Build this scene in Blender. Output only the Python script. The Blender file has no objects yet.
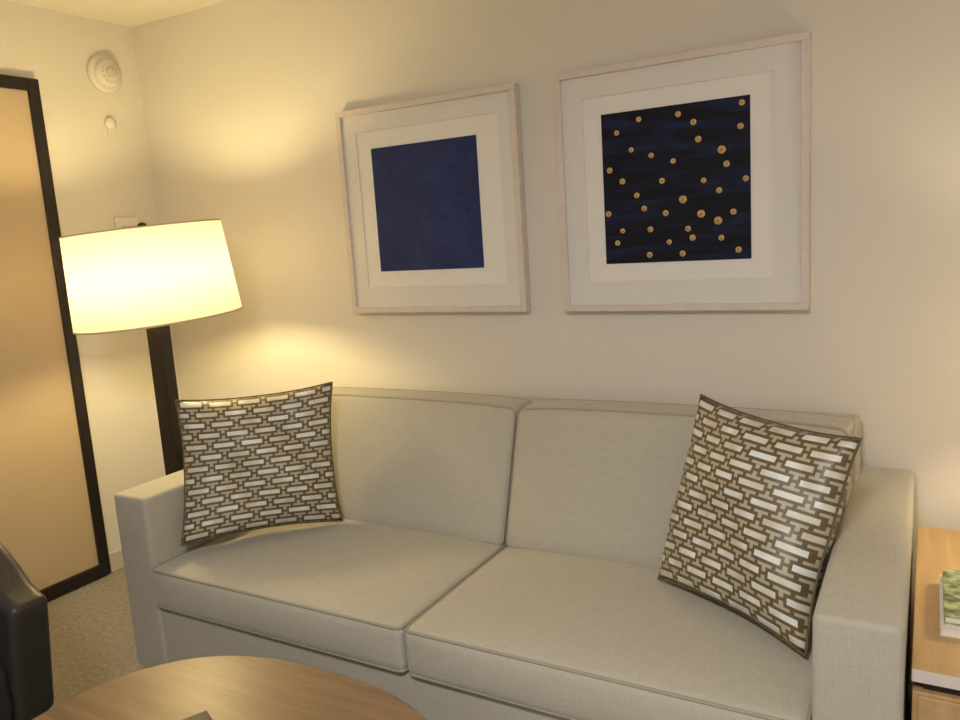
import bpy, bmesh, math, random
from mathutils import Vector, Matrix
random.seed(3)
S=bpy.context.scene
COL=S.collection
S.view_settings.view_transform='Standard'

# ---------------------------------------------------------------- materials
def mat(name,color,rough=.6,metal=0,spec=.5,bump=None,var=None,emit=None,sheen=0,coat=0):
    m=bpy.data.materials.new(name);m.use_nodes=True
    nt=m.node_tree;b=nt.nodes['Principled BSDF']
    b.inputs['Base Color'].default_value=(*color,1);b.inputs['Roughness'].default_value=rough
    b.inputs['Metallic'].default_value=metal;b.inputs['Specular IOR Level'].default_value=spec
    b.inputs['Sheen Weight'].default_value=sheen;b.inputs['Coat Weight'].default_value=coat
    tc=nt.nodes.new('ShaderNodeTexCoord')
    if var:
        sc,c2,det=var
        n=nt.nodes.new('ShaderNodeTexNoise');n.inputs['Scale'].default_value=sc;n.inputs['Detail'].default_value=det
        nt.links.new(tc.outputs['Object'],n.inputs['Vector'])
        r=nt.nodes.new('ShaderNodeValToRGB');r.color_ramp.elements[0].position=.35;r.color_ramp.elements[1].position=.65
        r.color_ramp.elements[0].color=(*color,1);r.color_ramp.elements[1].color=(*c2,1)
        nt.links.new(n.outputs['Fac'],r.inputs['Fac']);nt.links.new(r.outputs['Color'],b.inputs['Base Color'])
    if bump:
        sc,st,ds=bump
        n=nt.nodes.new('ShaderNodeTexNoise');n.inputs['Scale'].default_value=sc;n.inputs['Detail'].default_value=3
        nt.links.new(tc.outputs['Object'],n.inputs['Vector'])
        bp=nt.nodes.new('ShaderNodeBump');bp.inputs['Strength'].default_value=st;bp.inputs['Distance'].default_value=ds
        nt.links.new(n.outputs['Fac'],bp.inputs['Height']);nt.links.new(bp.outputs['Normal'],b.inputs['Normal'])
    return m

def fabric(name,c1,c2):
    m=bpy.data.materials.new(name);m.use_nodes=True
    nt=m.node_tree;N=nt.nodes;L=nt.links;b=N['Principled BSDF']
    b.inputs['Roughness'].default_value=.9;b.inputs['Specular IOR Level'].default_value=.2;b.inputs['Sheen Weight'].default_value=.25
    tc=N.new('ShaderNodeTexCoord')
    cols=[]
    for sx in ((900,900,60),(60,900,900),(900,60,900)):
        mp=N.new('ShaderNodeMapping');mp.inputs['Scale'].default_value=tuple(v*.45 for v in sx)
        L.new(tc.outputs['Object'],mp.inputs['Vector'])
        n=N.new('ShaderNodeTexNoise');n.inputs['Scale'].default_value=1;n.inputs['Detail'].default_value=2
        L.new(mp.outputs[0],n.inputs['Vector']);cols.append(n.outputs['Fac'])
    a=N.new('ShaderNodeMath');a.operation='ADD';L.new(cols[0],a.inputs[0]);L.new(cols[1],a.inputs[1])
    a2=N.new('ShaderNodeMath');a2.operation='ADD';L.new(a.outputs[0],a2.inputs[0]);L.new(cols[2],a2.inputs[1])
    d=N.new('ShaderNodeMath');d.operation='DIVIDE';d.inputs[1].default_value=3;L.new(a2.outputs[0],d.inputs[0])
    r=N.new('ShaderNodeValToRGB');r.color_ramp.elements[0].position=.38;r.color_ramp.elements[1].position=.62
    r.color_ramp.elements[0].color=(*c1,1);r.color_ramp.elements[1].color=(*c2,1)
    L.new(d.outputs[0],r.inputs['Fac']);L.new(r.outputs['Color'],b.inputs['Base Color'])
    bp=N.new('ShaderNodeBump');bp.inputs['Strength'].default_value=.22;bp.inputs['Distance'].default_value=.001
    L.new(d.outputs[0],bp.inputs['Height']);L.new(bp.outputs[0],b.inputs['Normal'])
    return m

def wood(name,c1,c2,axis=0,rough=.4,scale=3.0):
    m=bpy.data.materials.new(name);m.use_nodes=True
    nt=m.node_tree;N=nt.nodes;L=nt.links;b=N['Principled BSDF'];b.inputs['Roughness'].default_value=rough
    tc=N.new('ShaderNodeTexCoord');mp=N.new('ShaderNodeMapping')
    sc=[14,14,14];sc[axis]=1.2
    mp.inputs['Scale'].default_value=[s*scale/3 for s in sc];L.new(tc.outputs['Object'],mp.inputs['Vector'])
    n=N.new('ShaderNodeTexNoise');n.inputs['Scale'].default_value=2.5;n.inputs['Detail'].default_value=8;n.inputs['Distortion'].default_value=.6
    L.new(mp.outputs[0],n.inputs['Vector'])
    r=N.new('ShaderNodeValToRGB');r.color_ramp.elements[0].position=.3;r.color_ramp.elements[1].position=.72
    r.color_ramp.elements[0].color=(*c1,1);r.color_ramp.elements[1].color=(*c2,1)
    L.new(n.outputs['Fac'],r.inputs['Fac']);L.new(r.outputs['Color'],b.inputs['Base Color'])
    return m

M_wall=mat('wall_paint',(.75,.725,.67),.75,bump=(220,.08,.002))
M_ceil=mat('ceiling_paint',(.80,.76,.68),.85,bump=(200,.06,.002))
M_carpet=mat('carpet',(.30,.27,.23),.95,bump=(400,.6,.006),var=(60,(.40,.36,.31),6))
M_base=mat('baseboard_paint',(.60,.57,.52),.5)
M_sofa=fabric('sofa_linen',(.425,.405,.335),(.51,.49,.415))
M_pipe=mat('sofa_piping',(.35,.33,.265),.9)
M_dark=mat('dark_espresso_wood',(.012,.009,.009),.35,bump=(60,.1,.001))
M_leather=mat('dark_leather',(.030,.025,.023),.45,bump=(140,.35,.002))
M_chrome=mat('brushed_steel',(.5,.48,.45),.25,1)
M_plastic=mat('white_plastic',(.78,.75,.68),.4)
M_frame=mat('whitewashed_wood',(.72,.66,.63),.5,bump=(90,.15,.001),var=(30,(.67,.61,.58),4))
M_mat=mat('mat_board',(.76,.755,.75),.8)
M_mat2=mat('mat_board_inner',(.83,.825,.82),.8)
M_gold=mat('gold_leaf',(.66,.45,.18),.5,.2)
M_gold2=mat('gold_leaf_dark',(.40,.24,.08),.5,.2)
M_oak=wood('side_table_oak',(.47,.30,.13),(.60,.41,.20),1,.42)
M_walnut=wood('coffee_table_wood',(.175,.11,.060),(.28,.18,.10),0,.36)
M_glassd=mat('frosted_glass',(.54,.43,.29),.38,spec=.6)
M_page=mat('book_pages',(.8,.78,.7),.8)
M_cover=mat('book_cover',(.05,.09,.03),.4,var=(45,(.45,.50,.28),4))

def art_blue():
    m=bpy.data.materials.new('blue_print');m.use_nodes=True;N=m.node_tree.nodes;L=m.node_tree.links;b=N['Principled BSDF'];b.inputs['Roughness'].default_value=.65
    b.inputs['Specular IOR Level'].default_value=.3
    tc=N.new('ShaderNodeTexCoord')
    n=N.new('ShaderNodeTexNoise');n.inputs['Scale'].default_value=5;n.inputs['Detail'].default_value=6;n.inputs['Distortion'].default_value=1.4
    L.new(tc.outputs['Object'],n.inputs['Vector'])
    r=N.new('ShaderNodeValToRGB');e=r.color_ramp.elements
    e[0].position=.3;e[0].color=(.015,.026,.115,1);e[1].position=.75;e[1].color=(.025,.042,.165,1)
    x=e.new(.5);x.color=(.020,.034,.137,1);x=e.new(.515);x.color=(.014,.024,.10,1);x=e.new(.53);x.color=(.021,.036,.14,1)
    L.new(n.outputs['Fac'],r.inputs['Fac']);L.new(r.outputs[0],b.inputs['Base Color']);return m
def art_navy():
    m=bpy.data.materials.new('navy_print');m.use_nodes=True;N=m.node_tree.nodes;L=m.node_tree.links;b=N['Principled BSDF'];b.inputs['Roughness'].default_value=.65
    b.inputs['Specular IOR Level'].default_value=.25
    tc=N.new('ShaderNodeTexCoord');mp=N.new('ShaderNodeMapping');mp.inputs['Scale'].default_value=(1.6,1,11);L.new(tc.outputs['Object'],mp.inputs[0])
    n=N.new('ShaderNodeTexNoise');n.inputs['Scale'].default_value=2.6;n.inputs['Detail'].default_value=5;n.inputs['Distortion'].default_value=.8
    L.new(mp.outputs[0],n.inputs['Vector'])
    r=N.new('ShaderNodeValToRGB');e=r.color_ramp.elements
    e[0].position=.45;e[0].color=(.0035,.004,.012,1);e[1].position=.72;e[1].color=(.012,.022,.085,1)
    L.new(n.outputs['Fac'],r.inputs['Fac']);L.new(r.outputs[0],b.inputs['Base Color']);return m

def pillow_mat():
    m=bpy.data.materials.new('pillow_geometric_weave');m.use_nodes=True;N=m.node_tree.nodes;L=m.node_tree.links;b=N['Principled BSDF']
    b.inputs['Roughness'].default_value=.42
    uv=N.new('ShaderNodeUVMap');uv.uv_map='UVMap';sp=N.new('ShaderNodeSeparateXYZ');L.new(uv.outputs[0],sp.inputs[0])
    def M(op,a,bb=None,c=None):
        n=N.new('ShaderNodeMath');n.operation=op
        for i,x in enumerate((a,bb,c)):
            if x is None: continue
            if isinstance(x,(int,float)): n.inputs[i].default_value=x
            else: L.new(x,n.inputs[i])
        return n.outputs[0]
    # brown outlined rectangular links in staggered rows, tied together like a chain
    V=M('MULTIPLY',sp.outputs['Y'],13.0)
    row=M('FLOOR',V)
    off=M('MULTIPLY',M('MODULO',row,2.0),.5)
    U=M('ADD',M('MULTIPLY',sp.outputs['X'],5.5),off)
    a=M('ABSOLUTE',M('SUBTRACT',M('FRACT',U),.5))
    bb=M('ABSOLUTE',M('SUBTRACT',M('FRACT',V),.5))
    outer=M('MULTIPLY',M('LESS_THAN',a,.445),M('LESS_THAN',bb,.405))
    inner=M('MULTIPLY',M('LESS_THAN',a,.365),M('LESS_THAN',bb,.195))
    tieh=M('MULTIPLY',M('GREATER_THAN',a,.44),M('LESS_THAN',bb,.10))
    tiev=M('MULTIPLY',M('LESS_THAN',M('ABSOLUTE',M('SUBTRACT',a,.25)),.05),M('GREATER_THAN',bb,.40))
    dark=M('MAXIMUM',M('MAXIMUM',M('MULTIPLY',outer,M('SUBTRACT',1.0,inner)),tieh),tiev)
    light=M('SUBTRACT',1.0,dark)
    wn=N.new('ShaderNodeTexNoise');wn.inputs['Scale'].default_value=7;wn.inputs['Detail'].default_value=3;L.new(uv.outputs[0],wn.inputs['Vector'])
    r=N.new('ShaderNodeValToRGB');e=r.color_ramp.elements;e[0].position=.35;e[1].position=.64;e[0].color=(.58,.55,.42,1);e[1].color=(.80,.85,.85,1)
    L.new(wn.outputs['Fac'],r.inputs['Fac'])
    m1=N.new('ShaderNodeMix');m1.data_type='RGBA';L.new(outer,m1.inputs[0]);m1.inputs[6].default_value=(.46,.43,.32,1);L.new(r.outputs[0],m1.inputs[7])
    mx=N.new('ShaderNodeMix');mx.data_type='RGBA';L.new(light,mx.inputs[0]);mx.inputs[6].default_value=(.135,.095,.045,1);L.new(m1.outputs[2],mx.inputs[7])
    L.new(mx.outputs[2],b.inputs['Base Color'])
    bp=N.new('ShaderNodeBump');bp.inputs['Strength'].default_value=.35;bp.inputs['Distance'].default_value=.002;L.new(dark,bp.inputs['Height']);L.new(bp.outputs[0],b.inputs['Normal'])
    return m
M_pillow=pillow_mat()
M_pillowpipe=mat('pillow_piping',(.13,.095,.05),.8)

# ---------------------------------------------------------------- geometry helpers
def empty(name,loc=(0,0,0)):
    o=bpy.data.objects.new(name,None);o.location=loc;o.empty_display_size=.1;COL.objects.link(o);return o
def link(name,me,parent=None,m=None,smooth=False):
    o=bpy.data.objects.new(name,me);COL.objects.link(o)
    if m: me.materials.append(m)
    if smooth:
        for p in me.polygons:p.use_smooth=True
    if parent:
        o.parent=parent;o.matrix_parent_inverse=Matrix.Translation(-Vector(parent.location))
    return o
def samples(lo,hi,r,n):
    s=[0,r*.12,r*.3,r*.6,r]
    L=hi-lo;mid=[r+(L-2*r)*i/n for i in range(1,n)]
    return [lo+v for v in s]+[lo+v for v in mid]+[hi-v for v in reversed(s)]
def rbox(name,lo,hi,r,parent=None,m=None,n=2,deform=None,smooth=True):
    """rounded box; deform(p)->p for crowned cushions"""
    bm=bmesh.new();ax=[samples(lo[i],hi[i],r,n) for i in range(3)]
    def fix(p):
        q=Vector([min(max(p[i],lo[i]+r),hi[i]-r) for i in range(3)]);d=Vector(p)-q
        if d.length>1e-9:q=q+d.normalized()*r
        return Vector(deform(q)) if deform else q
    for k in range(3):
        i,j=[(1,2),(2,0),(0,1)][k]
        for side,val in ((0,lo[k]),(1,hi[k])):
            g=[]
            for a in ax[i]:
                rowv=[]
                for b in ax[j]:
                    p=[0,0,0];p[k]=val;p[i]=a;p[j]=b
                    rowv.append(bm.verts.new(fix(p)))
                g.append(rowv)
            for a in range(len(g)-1):
                for b in range(len(g[0])-1):
                    q=[g[a][b],g[a+1][b],g[a+1][b+1],g[a][b+1]]
                    if side==0:q.reverse()
                    try:bm.faces.new(q)
                    except ValueError:pass
    bmesh.ops.remove_doubles(bm,verts=bm.verts,dist=1e-5)
    bmesh.ops.recalc_face_normals(bm,faces=bm.faces)
    me=bpy.data.meshes.new(name);bm.to_mesh(me);bm.free()
    return link(name,me,parent,m,smooth)
def box(name,lo,hi,parent=None,m=None,bev=0):
    bm=bmesh.new();bmesh.ops.create_cube(bm,size=1)
    for v in bm.verts:
        v.co=Vector([lo[i]+(v.co[i]+.5)*(hi[i]-lo[i]) for i in range(3)])
    if bev:bmesh.ops.bevel(bm,geom=bm.edges[:],offset=bev,segments=3,affect='EDGES',profile=.5)
    me=bpy.data.meshes.new(name);bm.to_mesh(me);bm.free()
    return link(name,me,parent,m)
def lathe(name,prof,center,parent=None,m=None,axis='Z',seg=64,closed=False):
    bm=bmesh.new();rings=[]
    for r,h in prof:
        ring=[]
        for i in range(seg):
            a=2*math.pi*i/seg;c,s=r*math.cos(a),r*math.sin(a)
            p={'Z':(c,s,h),'X':(h,c,s),'Y':(c,h,s)}[axis]
            ring.append(bm.verts.new(Vector(center)+Vector(p)))
        rings.append(ring)
    for a in range(len(rings)-1):
        for i in range(seg):
            bm.faces.new([rings[a][i],rings[a][(i+1)%seg],rings[a+1][(i+1)%seg],rings[a+1][i]])
    bmesh.ops.recalc_face_normals(bm,faces=bm.faces)
    me=bpy.data.meshes.new(name);bm.to_mesh(me);bm.free()
    o=link(name,me,parent,m,True)
    return o
def tube(name,pts,r,parent=None,m=None,cyc=False):
    cu=bpy.data.curves.new(name,'CURVE');cu.dimensions='3D';cu.bevel_depth=r;cu.bevel_resolution=2
    sp=cu.splines.new('POLY');sp.points.add(len(pts)-1)
    for q,p in zip(sp.points,pts):q.co=(*p,1)
    sp.use_cyclic_u=cyc
    o=bpy.data.objects.new(name,cu);COL.objects.link(o);cu.materials.append(m)
    if parent:o.parent=parent;o.matrix_parent_inverse=Matrix.Translation(-Vector(parent.location))
    return o

# ---------------------------------------------------------------- room shell
XL,XR,YF,H=-2.07,2.6,-4.2,2.35
box('floor',(XL-.1,YF-.1,-.1),(XR+.1,.1,0),None,M_carpet)
box('ceiling',(XL-.1,YF-.1,H),(XR+.1,.1,H+.1),None,M_ceil)
box('wall_back',(XL-.1,0,0),(XR+.1,.1,H),None,M_wall)
box('wall_left',(XL-.1,YF,0),(XL,0,H),None,M_wall)
box('wall_right',(XR,YF,0),(XR+.1,0,H),None,M_wall)
box('wall_front',(XL-.1,YF-.1,0),(XR+.1,YF,H),None,M_wall)
box('baseboard_back',(XL,-.014,0),(XR,0,.085),None,M_base,.003)
box('baseboard_left',(XL,-.488,0),(XL+.014,-.014,.085),None,M_base,.003)

# sliding frosted glass door on the left wall
D=empty('door_1',(XL,-1.0,0))
x0,x1=XL+.002,XL+.030;y0,y1=-1.52,-.490;zt=2.065;sw=.046
box('stile_near_corner',(x0,y1-sw,.008),(x1,y1,zt),D,M_dark,.003)
box('stile_far',(x0,y0,.008),(x1,y0+sw,zt),D,M_dark,.003)
box('rail_top',(x0,y0+sw,zt-.048),(x1,y1-sw,zt),D,M_dark,.003)
box('rail_bottom',(x0,y0+sw,.008),(x1,y1-sw,.062),D,M_dark,.003)
box('frosted_pane',(x0+.006,y0+sw-.01,.05),(x0+.016,y1-sw+.01,zt-.04),D,M_glassd)

# smoke detector, sensor and thermostat on left wall
sd=empty('smoke_detector',(XL,-.175,2.13))
lathe('mount_plate',[(.0,.0),(.078,.0),(.078,.014),(.06,.018),(0,.018)],(XL,-.175,2.13),sd,M_plastic,'X')
lathe('sensor_dome',[(.056,.016),(.056,.034),(.045,.044),(.02,.05),(0,.05)],(XL,-.175,2.13),sd,M_plastic,'X')
lathe('sensor_vent',[(.024,.048),(.024,.055),(.018,.058),(0,.058)],(XL,-.175,2.13),sd,M_base,'X')
for i in range(12):
    a=i*math.pi/6;cy,cz=-.175+.038*math.cos(a),2.13+.038*math.sin(a)
    box('vent_slot_%d'%i,(XL+.045,cy-.004,cz-.004),(XL+.049,cy+.004,cz+.004),sd,M_base)
ws=empty('wall_sensor',(XL,-.18,1.925))
lathe('sensor_plate',[(0,0),(.026,0),(.026,.012),(.018,.018),(0,.018)],(XL,-.18,1.925),ws,M_plastic,'X',32)
box('sensor_tail',(XL,-.197,1.865),(XL+.012,-.163,1.92),ws,M_plastic,.004)
th=empty('thermostat',(XL,-.17,1.46))
box('thermostat_body',(XL,-.225,1.42),(XL+.022,-.115,1.526),th,M_plastic,.005)
box('thermostat_screen',(XL+.021,-.205,1.45),(XL+.024,-.135,1.49),th,M_base)

# ---------------------------------------------------------------- sofa
s0,s1=-1.190,.993
yf=-.998;xi0=-1.038;xi1=.842;mid=-.094
SF=empty('sofa',(mid,-.5,0))
rbox('arm_left',(s0,yf,.05),(xi0,-.025,.631),.014,SF,M_sofa,4)
rbox('arm_right',(xi1,yf,.05),(s1,-.025,.631),.014,SF,M_sofa,4)
rbox('base',(xi0-.01,yf+.008,.05),(xi1+.01,-.04,.285),.012,SF,M_sofa,4)
rbox('back_frame',(xi0-.003,-.20,.05),(xi1+.016,-.03,.785),.02,SF,M_sofa,4)
def seat(name,a,b):
    lo=(a,yf-.018,.288);hi=(b,-.40,.415)
    def df(p):
        u=(p.x-(a+b)/2)/((b-a)/2);v=(p.y-(lo[1]+hi[1])/2)/((hi[1]-lo[1])/2);w=(p.z-lo[2])/(hi[2]-lo[2])
        k=max(0,1-u**4)*max(0,1-v**4)
        z=p.z+.016*k*(w>.5)
        y=p.y-.010*max(0,1-u**4)*(1-(2*w-1)**2)*(v<-.9)
        return (p.x,y,z)
    rbox(name,lo,hi,.022,SF,M_sofa,10,df)
    for nm,z in (('top',.409),('bottom',.294)):
        y=lo[1]+.004;c=.02
        pts=[(a+.004,-.42,z),(a+.004,y+c,z)]
        for i in range(1,6):
            t=i/6*math.pi/2;pts.append((a+.004+c*(1-math.cos(t)),y+c*(1-math.sin(t)),z))
        pts+=[(a+.004+c,y,z),(b-.004-c,y,z)]
        for i in range(1,6):
            t=i/6*math.pi/2;pts.append((b-.004-c*(1-math.sin(t)),y+c*(1-math.cos(t)),z))
        pts+=[(b-.004,y+c,z),(b-.004,-.42,z)]
        tube(name+'_piping_'+nm,pts,.0042,SF,M_pipe)
seat('seat_cushion_left',xi0+.002,mid-.002)
seat('seat_cushion_right',mid+.002,xi1-.002)
def backc(name,a,b):
    zl,zh=.405,.814
    lo=(a,-.33,zl);hi=(b,-.20,zh)
    def sh(x,y,z):
        w=(z-zl)/(zh-zl);f=(-.20-y)/.13
        return (x,y-(.150*(1-w)+.005)*f,z)
    def df(p):
        u=(p.x-(a+b)/2)/((b-a)/2);w=(p.z-zl)/(zh-zl);f=(-.20-p.y)/.13
        x,y,z=sh(*p)
        k=max(0,1-u**4)*max(0,1-(2*w-1)**4)
        return (x,y-.022*k*(f>.5),z+.012*(1-u**4)*(w>.8))
    rbox(name,lo,hi,.022,SF,M_sofa,10,df)
    for nm,yy in (('front',-.322),('rear',-.208)):
        c=.02;P=[];e=.005
        def q(x,z):
            u=(x-(a+b)/2)/((b-a)/2);w=(z-zl)/(zh-zl)
            X,Y,Z=sh(x,yy,z);return (X,Y,Z+.012*(1-u**4)*(w>.8))
        for (cx,cz,t0) in ((b-e-c,zh-e-c,0),(a+e+c,zh-e-c,1),(a+e+c,zl+e+c,2),(b-e-c,zl+e+c,3)):
            for i in range(6):
                t=(t0+i/5)*math.pi/2;P.append(q(cx+c*math.cos(t),cz+c*math.sin(t)))
            if t0==0:
                for i in range(1,14):P.append(q(b-e-c-(b-a-2*e-2*c)*i/14,zh-e))
        tube(name+'_piping_'+nm,P,.0042,SF,M_pipe,True)
backc('back_cushion_left',xi0+.002,mid-.002)
backc('back_cushion_right',mid+.002,xi1+.008)
for i,(x,y) in enumerate(((s0+.06,yf+.06),(s1-.06,yf+.06),(s0+.06,-.09),(s1-.06,-.09))):
    box('leg_%d'%(i+1),(x-.03,y-.03,0),(x+.03,y+.03,.055),SF,M_dark)

# ---------------------------------------------------------------- pillows
def pillow(name,TL,TR,BR,BL,T=.075,seed=0):
    TL,TR,BR,BL=map(Vector,(TL,TR,BR,BL));c=(TL+TR+BR+BL)/4
    P=empty(name,c)
    nrm=((TR-BL).cross(TL-BR)).normalized()
    n=40;bm=bmesh.new();uvl=bm.loops.layers.uv.new('UVMap')
    rnd=random.Random(seed);ph=[rnd.uniform(0,6) for _ in range(6)]
    def pos(i,j,side):
        s=-1+2*i/n;t=-1+2*j/n
        ss=s*(1-.075*(1-abs(t)**2.4));tt=t*(1-.075*(1-abs(s)**2.4))
        a=(ss+1)/2;b=(tt+1)/2
        p=(BL*(1-a)+BR*a)*(1-b)+(TL*(1-a)+TR*a)*b
        k=max(0,(1-s*s)*(1-t*t))**.42
        e=1-max(abs(s),abs(t))
        wr=.007*(math.sin(5*s+3*t+ph[0])+math.sin(4*t-3*s+ph[1]))*k+.004*math.sin(13*(s*t)+9*s+ph[2])*k*(1-e)
        sag=.008*math.sin(3*(s+t)+ph[3])*(1-abs(s*t))
        return p+nrm*(side*(T*k)+wr+sag)
    grids={}
    for side in (1,-1):
        g=[[None]*(n+1) for _ in range(n+1)]
        for i in range(n+1):
            for j in range(n+1):
                edge=i in(0,n) or j in(0,n)
                if side==-1 and edge:g[i][j]=grids[1][i][j]
                else:g[i][j]=bm.verts.new(pos(i,j,0 if edge else side))
        grids[side]=g
        for i in range(n):
            for j in range(n):
                idx=[(i,j),(i+1,j),(i+1,j+1),(i,j+1)]
                if side==-1:idx.reverse()
                f=bm.faces.new([g[a][b] for a,b in idx])
                for lp,(a,b) in zip(f.loops,idx):lp[uvl].uv=(a/n,b/n)
    me=bpy.data.meshes.new(name+'_body');bm.to_mesh(me);bm.free()
    o=bpy.data.objects.new('pillow_body',me);COL.objects.link(o);me.materials.append(M_pillow)
    for p in me.polygons:p.use_smooth=True
    o.parent=P;o.matrix_parent_inverse=Matrix.Translation(-c)
    E=[pos(i,0,0) for i in range(n)]+[pos(n,j,0) for j in range(n)]+[pos(i,n,0) for i in range(n,0,-1)]+[pos(0,j,0) for j in range(n,0,-1)]
    tube('pillow_piping',E,.0032,P,M_pillowpipe,True)
pillow('throw_pillow',(-1.082,-.805,.893),(-.720,-.461,.898),(-.673,-.529,.440),(-.992,-.922,.459),.085,1)
pillow('throw_pillow.001',(.495,-.40,.900),(.895,-.62,.868),(.808,-.811,.440),(.418,-.568,.440),.09,2)

# ---------------------------------------------------------------- framed pictures
def framed(name,xa,xb,za,zb,art,am,inner):
    F_=empty(name,((xa+xb)/2,0,(za+zb)/2));w=.022;d=-.040;bk=-.002
    box('frame_top',(xa,d,zb-w),(xb,bk,zb),F_,M_frame,.002);box('frame_bottom',(xa,d,za),(xb,bk,za+w),F_,M_frame,.002)
    box('frame_left',(xa,d,za+w),(xa+w,bk,zb-w),F_,M_frame,.002);box('frame_right',(xb-w,d,za+w),(xb,bk,zb-w),F_,M_frame,.002)
    box('backing',(xa+w,-.024,za+w),(xb-w,-.004,zb-w),F_,M_mat2)
    def ring(nm,o,i,ya,yb,m):
        (a,b,c,e),(p,q,r,s)=o,i
        box(nm+'_top',(a,ya,s),(b,yb,e),F_,m);box(nm+'_bottom',(a,ya,c),(b,yb,r),F_,m)
        box(nm+'_left',(a,ya,r),(p,yb,s),F_,m);box(nm+'_right',(q,ya,r),(b,yb,s),F_,m)
    ring('mat',(xa+w,xb-w,za+w,zb-w),inner,-.029,-.024,M_mat)
    ax0,ax1,az0,az1=art
    box('print',(ax0,-.0262,az0),(ax1,-.024,az1),F_,am)
    return F_
framed('framed_blue_print',-.948,-.188,1.082,1.842,(-.803,-.352,1.239,1.694),art_blue(),(-.866,-.262,1.180,1.758))
G=framed('framed_dotted_print',-.048,.716,1.082,1.846,(.104,.556,1.235,1.702),art_navy(),(.043,.622,1.179,1.758))
dots=[(.27,.06,0),(.54,.06,0),(.95,.04,0),(.94,.18,0),(.64,.12,0),(.11,.13,0),(.21,.25,0),(.05,.37,0),(.35,.30,0),(.50,.35,0),(.67,.23,0),(.82,.31,1),(.97,.50,0),(.14,.45,0),(.24,.55,0),(.42,.47,0),(.70,.49,0),(.80,.56,0),(.56,.60,1),(.03,.66,0),(.29,.64,0),(.44,.68,0),(.68,.70,1),(.89,.70,0),(.79,.75,1),(.13,.78,0),(.33,.78,0),(.59,.79,0),(.09,.86,0),(.46,.87,0),(.62,.85,0),(.81,.86,0),(.92,.94,0),(.32,.95,0),(.55,.95,0),(.85,.40,0)]
for k,(u,v,b) in enumerate(dots):
    x=.104+u*.452;z=1.702-v*.467;r=.0120 if b else random.uniform(.0080,.0096)
    lathe('gold_dot_%d'%k,[(0,-.0268),(r,-.0268),(r,-.0258)],(x,0,z),G,M_gold,'Y',20)
    lathe('gold_dot_core_%d'%k,[(0,-.0270),(r*.35,-.0270),(r*.35,-.0266)],(x,0,z),G,M_gold2,'Y',12)

# ---------------------------------------------------------------- floor lamp
lx,ly=-1.385,-.60
LP=empty('floor_lamp',(lx,ly,0))
def shade_mat(name,strength,col):
    m=bpy.data.materials.new(name);m.use_nodes=True;N=m.node_tree.nodes;L=m.node_tree.links
    N.remove(N['Principled BSDF']);out=N['Material Output']
    tr=N.new('ShaderNodeBsdfTranslucent');tr.inputs[0].default_value=(.93,.87,.76,1)
    df=N.new('ShaderNodeBsdfDiffuse');df.inputs[0].default_value=(.85,.82,.74,1)
    mx=N.new('ShaderNodeMixShader');mx.inputs[0].default_value=.58;L.new(df.outputs[0],mx.inputs[1]);L.new(tr.outputs[0],mx.inputs[2])
    em=N.new('ShaderNodeEmission');em.inputs[0].default_value=(*col,1);em.inputs[1].default_value=strength
    ad=N.new('ShaderNodeAddShader');L.new(mx.outputs[0],ad.inputs[0]);L.new(em.outputs[0],ad.inputs[1]);L.new(ad.outputs[0],out.inputs[0]);return m
M_shade=shade_mat('lit_linen_shade',.15,(1,.85,.55))
M_trim=mat('shade_trim',(.62,.50,.30),.7)
zb_,zt_=1.128,1.452
parts=[lathe('shade',[(.284,zb_),(.263,zt_),(.261,zt_),(.282,zb_),(.284,zb_)],(lx,ly,0),None,M_shade,'Z',96),
 lathe('shade_trim_bottom',[(.2850,zb_-.001),(.2848,zb_+.005),(.2810,zb_+.005),(.2810,zb_-.001),(.2850,zb_-.001)],(lx,ly,0),None,M_trim,'Z',96),
 lathe('shade_trim_top',[(.2642,zt_-.004),(.2640,zt_+.001),(.2600,zt_+.001),(.2600,zt_-.004),(.2642,zt_-.004)],(lx,ly,0),None,M_trim,'Z',96)]
for i in range(3):
    a=i*2*math.pi/3+.4;parts.append(tube('spider_%d'%i,[(lx,ly,zt_-.006),(lx+.262*math.cos(a),ly+.262*math.sin(a),zt_-.006)],.003,None,M_chrome))
parts.append(lathe('finial',[(0,zt_-.012),(.016,zt_-.005),(.016,zt_+.014),(.008,zt_+.020),(0,zt_+.022)],(lx,ly,0),None,M_dark,'Z',24))
# the shade sits a few degrees crooked on its harp
axis=Vector((-2.40,1.85,0)).normalized();piv=Vector((lx,ly,1.29))
TM=Matrix.Translation(piv+Vector((.002,0.002,0)))@Matrix.Rotation(math.radians(-3.6),4,axis)@Matrix.Translation(-piv)
for o in parts:
    o.data.transform(TM)
    o.parent=LP;o.matrix_parent_inverse=Matrix.Translation(-Vector(LP.location))
box('post',(lx-.038,ly-.022,.02),(lx+.038,ly+.022,1.19),LP,M_dark,.003)
box('base_plate',(lx-.14,ly-.14,0),(lx+.14,ly+.14,.022),LP,M_dark,.004)
lathe('socket',[(0,1.19),(.02,1.19),(.02,1.225),(0,1.225)],(lx,ly,0),LP,M_chrome,'Z',24)
tube('harp',[(lx+.02,ly,1.20),(lx+.07,ly,1.26),(lx+.07,ly,1.38),(lx,ly,zt_-.006)],.003,LP,M_chrome)
def light(name,kind,loc,energy,color,size,parent=None,rot=None):
    l=bpy.data.lights.new(name,kind);l.energy=energy;l.color=color
    if kind=='POINT':l.shadow_soft_size=size
    else:l.shape='DISK';l.size=size
    o=bpy.data.objects.new(name,l);COL.objects.link(o);o.location=loc
    if rot:o.rotation_euler=rot
    if parent:o.parent=parent;o.matrix_parent_inverse=Matrix.Translation(-Vector(parent.location))
    return o
light('bulb_light','POINT',(lx,ly,1.285),24,(1,.76,.34),.06,LP)

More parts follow.
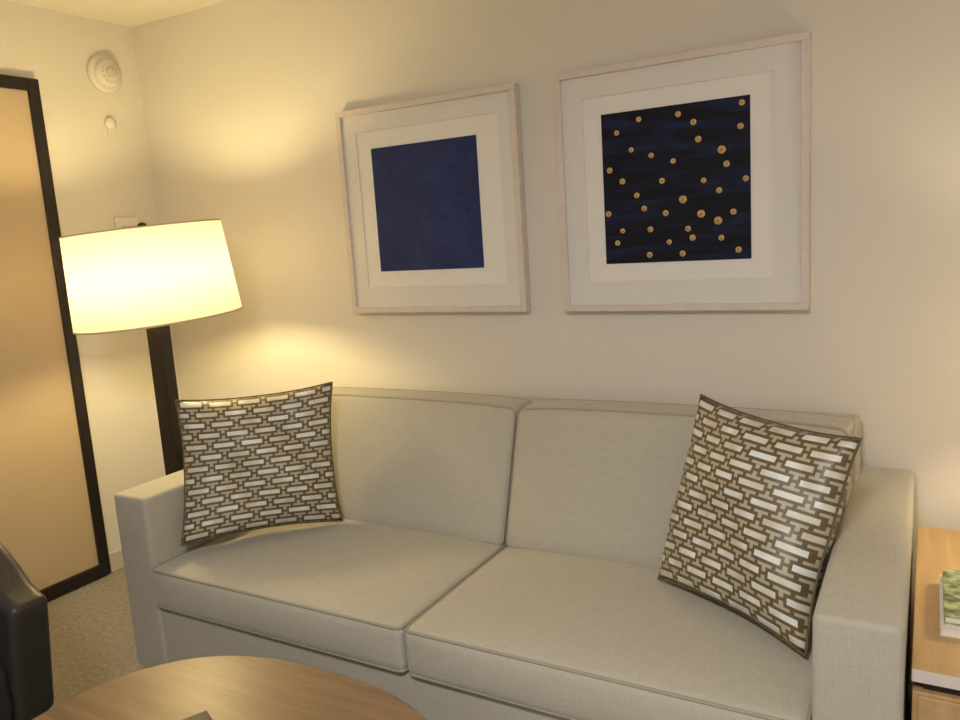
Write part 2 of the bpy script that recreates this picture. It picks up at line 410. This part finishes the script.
# ---------------------------------------------------------------- side table
tx0,tx1,ty0,ty1,tz=1.004,1.66,-.885,-.12,.50
ST=empty('side_table',((tx0+tx1)/2,(ty0+ty1)/2,0))
box('table_top',(tx0,ty0,tz-.028),(tx1,ty1,tz),ST,M_oak,.002)
box('edge_band',(tx0+.001,ty0-.002,tz-.026),(tx1-.001,ty0+.002,tz-.002),ST,M_frame)
box('shadow_gap',(tx0+.02,ty0+.02,tz-.05),(tx1-.02,ty1-.01,tz-.028),ST,M_dark)
box('cabinet_body',(tx0+.002,ty0+.006,.06),(tx1-.002,ty1,tz-.05),ST,M_oak,.002)
box('drawer_front',(tx0+.012,ty0,.26),(tx1-.012,ty0+.006,tz-.056),ST,M_oak,.002)
box('drawer_front_lower',(tx0+.012,ty0,.07),(tx1-.012,ty0+.006,.252),ST,M_oak,.002)
box('plinth',(tx0+.03,ty0+.04,0),(tx1-.03,ty1-.02,.06),ST,M_dark)
BK=empty('book_stack',(1.17,-.6,tz))
def book(nm,lo,hi,cv):
    t=.003
    box(nm+'_pages',(lo[0]+.003,lo[1]+.003,lo[2]+t),(hi[0]-.003,hi[1]-.003,hi[2]-t),BK,M_page)
    box(nm+'_back',lo,(hi[0],hi[1],lo[2]+t),BK,cv);box(nm+'_cover',(lo[0],lo[1],hi[2]-t),hi,BK,cv)
    box(nm+'_spine',(hi[0]-.003,lo[1],lo[2]),(hi[0],hi[1],hi[2]),BK,cv)
book('lower_book',(1.052,-.735,tz),(1.27,-.48,tz+.022),M_page)
book('upper_book',(1.058,-.725,tz+.022),(1.262,-.485,tz+.040),M_cover)

# table lamp standing on the side table (just outside the photo, its glow is on the wall)
tl=(1.44,-.32)
TL_=empty('table_lamp',(tl[0],tl[1],tz))
lathe('lamp_body',[(0,tz),(.075,tz),(.075,tz+.015),(.03,tz+.03),(.055,tz+.10),(.07,tz+.18),(.045,tz+.27),(.012,tz+.30),(.012,tz+.42),(0,tz+.42)],(tl[0],tl[1],0),TL_,M_plastic,'Z',48)
lathe('lamp_shade',[(.17,tz+.36),(.15,tz+.60),(.148,tz+.60),(.168,tz+.36),(.17,tz+.36)],(tl[0],tl[1],0),TL_,M_shade,'Z',64)
light('lamp_bulb_light','POINT',(tl[0],tl[1],tz+.48),9,(1,.78,.45),.035,TL_)

# ---------------------------------------------------------------- coffee table
cx,cyy,ca,cb,cz=-.128,-1.66,.468,.42,.42
CT=empty('coffee_table',(cx,cyy,0))
def slab(name,a,b,z0,z1,parent,m,e=2.55,r=.006):
    bm=bmesh.new();rings=[];seg=128
    for (k,z) in ((-r,z0),(0,z0+r),(0,z1-r),(-r*.3,z1-r*.3),(-r,z1)):
        ring=[]
        for i in range(seg):
            t=2*math.pi*i/seg;c,s=math.cos(t),math.sin(t)
            ring.append(bm.verts.new((cx+(a+k)*math.copysign(abs(c)**(2/e),c),cyy+(b+k)*math.copysign(abs(s)**(2/e),s),z)))
        rings.append(ring)
    for q in range(len(rings)-1):
        for i in range(seg):bm.faces.new([rings[q][i],rings[q][(i+1)%seg],rings[q+1][(i+1)%seg],rings[q+1][i]])
    bm.faces.new(rings[0]);bm.faces.new(rings[-1]);bmesh.ops.recalc_face_normals(bm,faces=bm.faces)
    me=bpy.data.meshes.new(name);bm.to_mesh(me);bm.free();return link(name,me,parent,m)
slab('table_top',ca,cb,cz-.03,cz,CT,M_walnut)
slab('apron',ca-.06,cb-.06,cz-.07,cz-.03,CT,M_dark)
for i,(sx,sy) in enumerate(((1,1),(-1,1),(1,-1),(-1,-1))):
    x=cx+sx*.28;y=cyy+sy*.24
    box('leg_%d'%(i+1),(x-.022,y-.022,0),(x+.022,y+.022,cz-.06),CT,M_dark,.003)
TR_=empty('notepad',(-.193,-1.588,cz))
o=box('pad_cover',(-.075,-.11,0),(.075,.11,.008),None,M_leather,.002)
o.location=(-.193,-1.588,cz+.0005);o.rotation_euler=(0,0,math.radians(64));o.parent=TR_;o.matrix_parent_inverse=Matrix.Translation(-Vector(TR_.location))

# ---------------------------------------------------------------- leather armchair
CH=empty('leather_armchair',(-1.15,-1.78,0))
def armshape(p):
    base=.24;w=(p.z-base)/(.56-base)
    d=max(0,-.85-p.x);top=.565+.25*(1-math.exp(-d/.2))
    return (p.x-.03-.05*(1-w)*max(0,min(1,(p.x+1.2)/.35)),p.y,base+w*(top-base))
rbox('arm_right',(-1.46,-1.53,.24),(-.80,-1.43,.56),.025,CH,M_leather,14,armshape)
rbox('arm_left',(-1.46,-2.15,.24),(-.80,-2.05,.56),.025,CH,M_leather,14,armshape)
rbox('back',(-1.55,-2.15,.24),(-1.43,-1.43,.83),.03,CH,M_leather,6)
rbox('seat_cushion',(-1.45,-2.06,.26),(-.88,-1.52,.42),.035,CH,M_leather,6)
rbox('seat_base',(-1.46,-2.06,.22),(-.90,-1.52,.28),.012,CH,M_leather,4)
for i,(x,y) in enumerate(((-.91,-1.48),(-.91,-2.10),(-1.46,-1.48),(-1.46,-2.10))):
    box('leg_%d'%(i+1),(x-.014,y-.014,0),(x+.014,y+.014,.25),CH,M_chrome,.002)

# ---------------------------------------------------------------- added fill light behind camera, unseen, with an invented ceiling ring
CL=empty('fill_light',(.8,-2.9,H))
lathe('fill_light_ring',[(.20,-.001),(.20,-.05),(.185,-.05),(.185,-.001)],(.8,-2.9,H),CL,M_chrome,'Z',48)
light('fill_area_light','AREA',(.8,-2.9,H-.055),53,(1,.95,.92),.36,CL)

w=bpy.data.worlds.new('room_world');S.world=w;w.use_nodes=True
w.node_tree.nodes['Background'].inputs[0].default_value=(.5,.45,.4,1);w.node_tree.nodes['Background'].inputs[1].default_value=.1

# ---------------------------------------------------------------- camera
R2=Vector((.86825608,.4919574,-.06410377));U2=Vector((-.02463646,.17180675,.98482257));F=Vector((-.49550421,.85349889,-.16129234))
cam=bpy.data.cameras.new('camera');cam.lens=784.154/960*36;cam.sensor_width=36;cam.clip_start=.02
co=bpy.data.objects.new('camera',cam);COL.objects.link(co)
m=Matrix.Identity(4)
for i in range(3):
    m[i][0]=R2[i];m[i][1]=U2[i];m[i][2]=-F[i]
m[0][3],m[1][3],m[2][3]=1.016,-2.453,1.365
co.matrix_world=m
S.camera=co
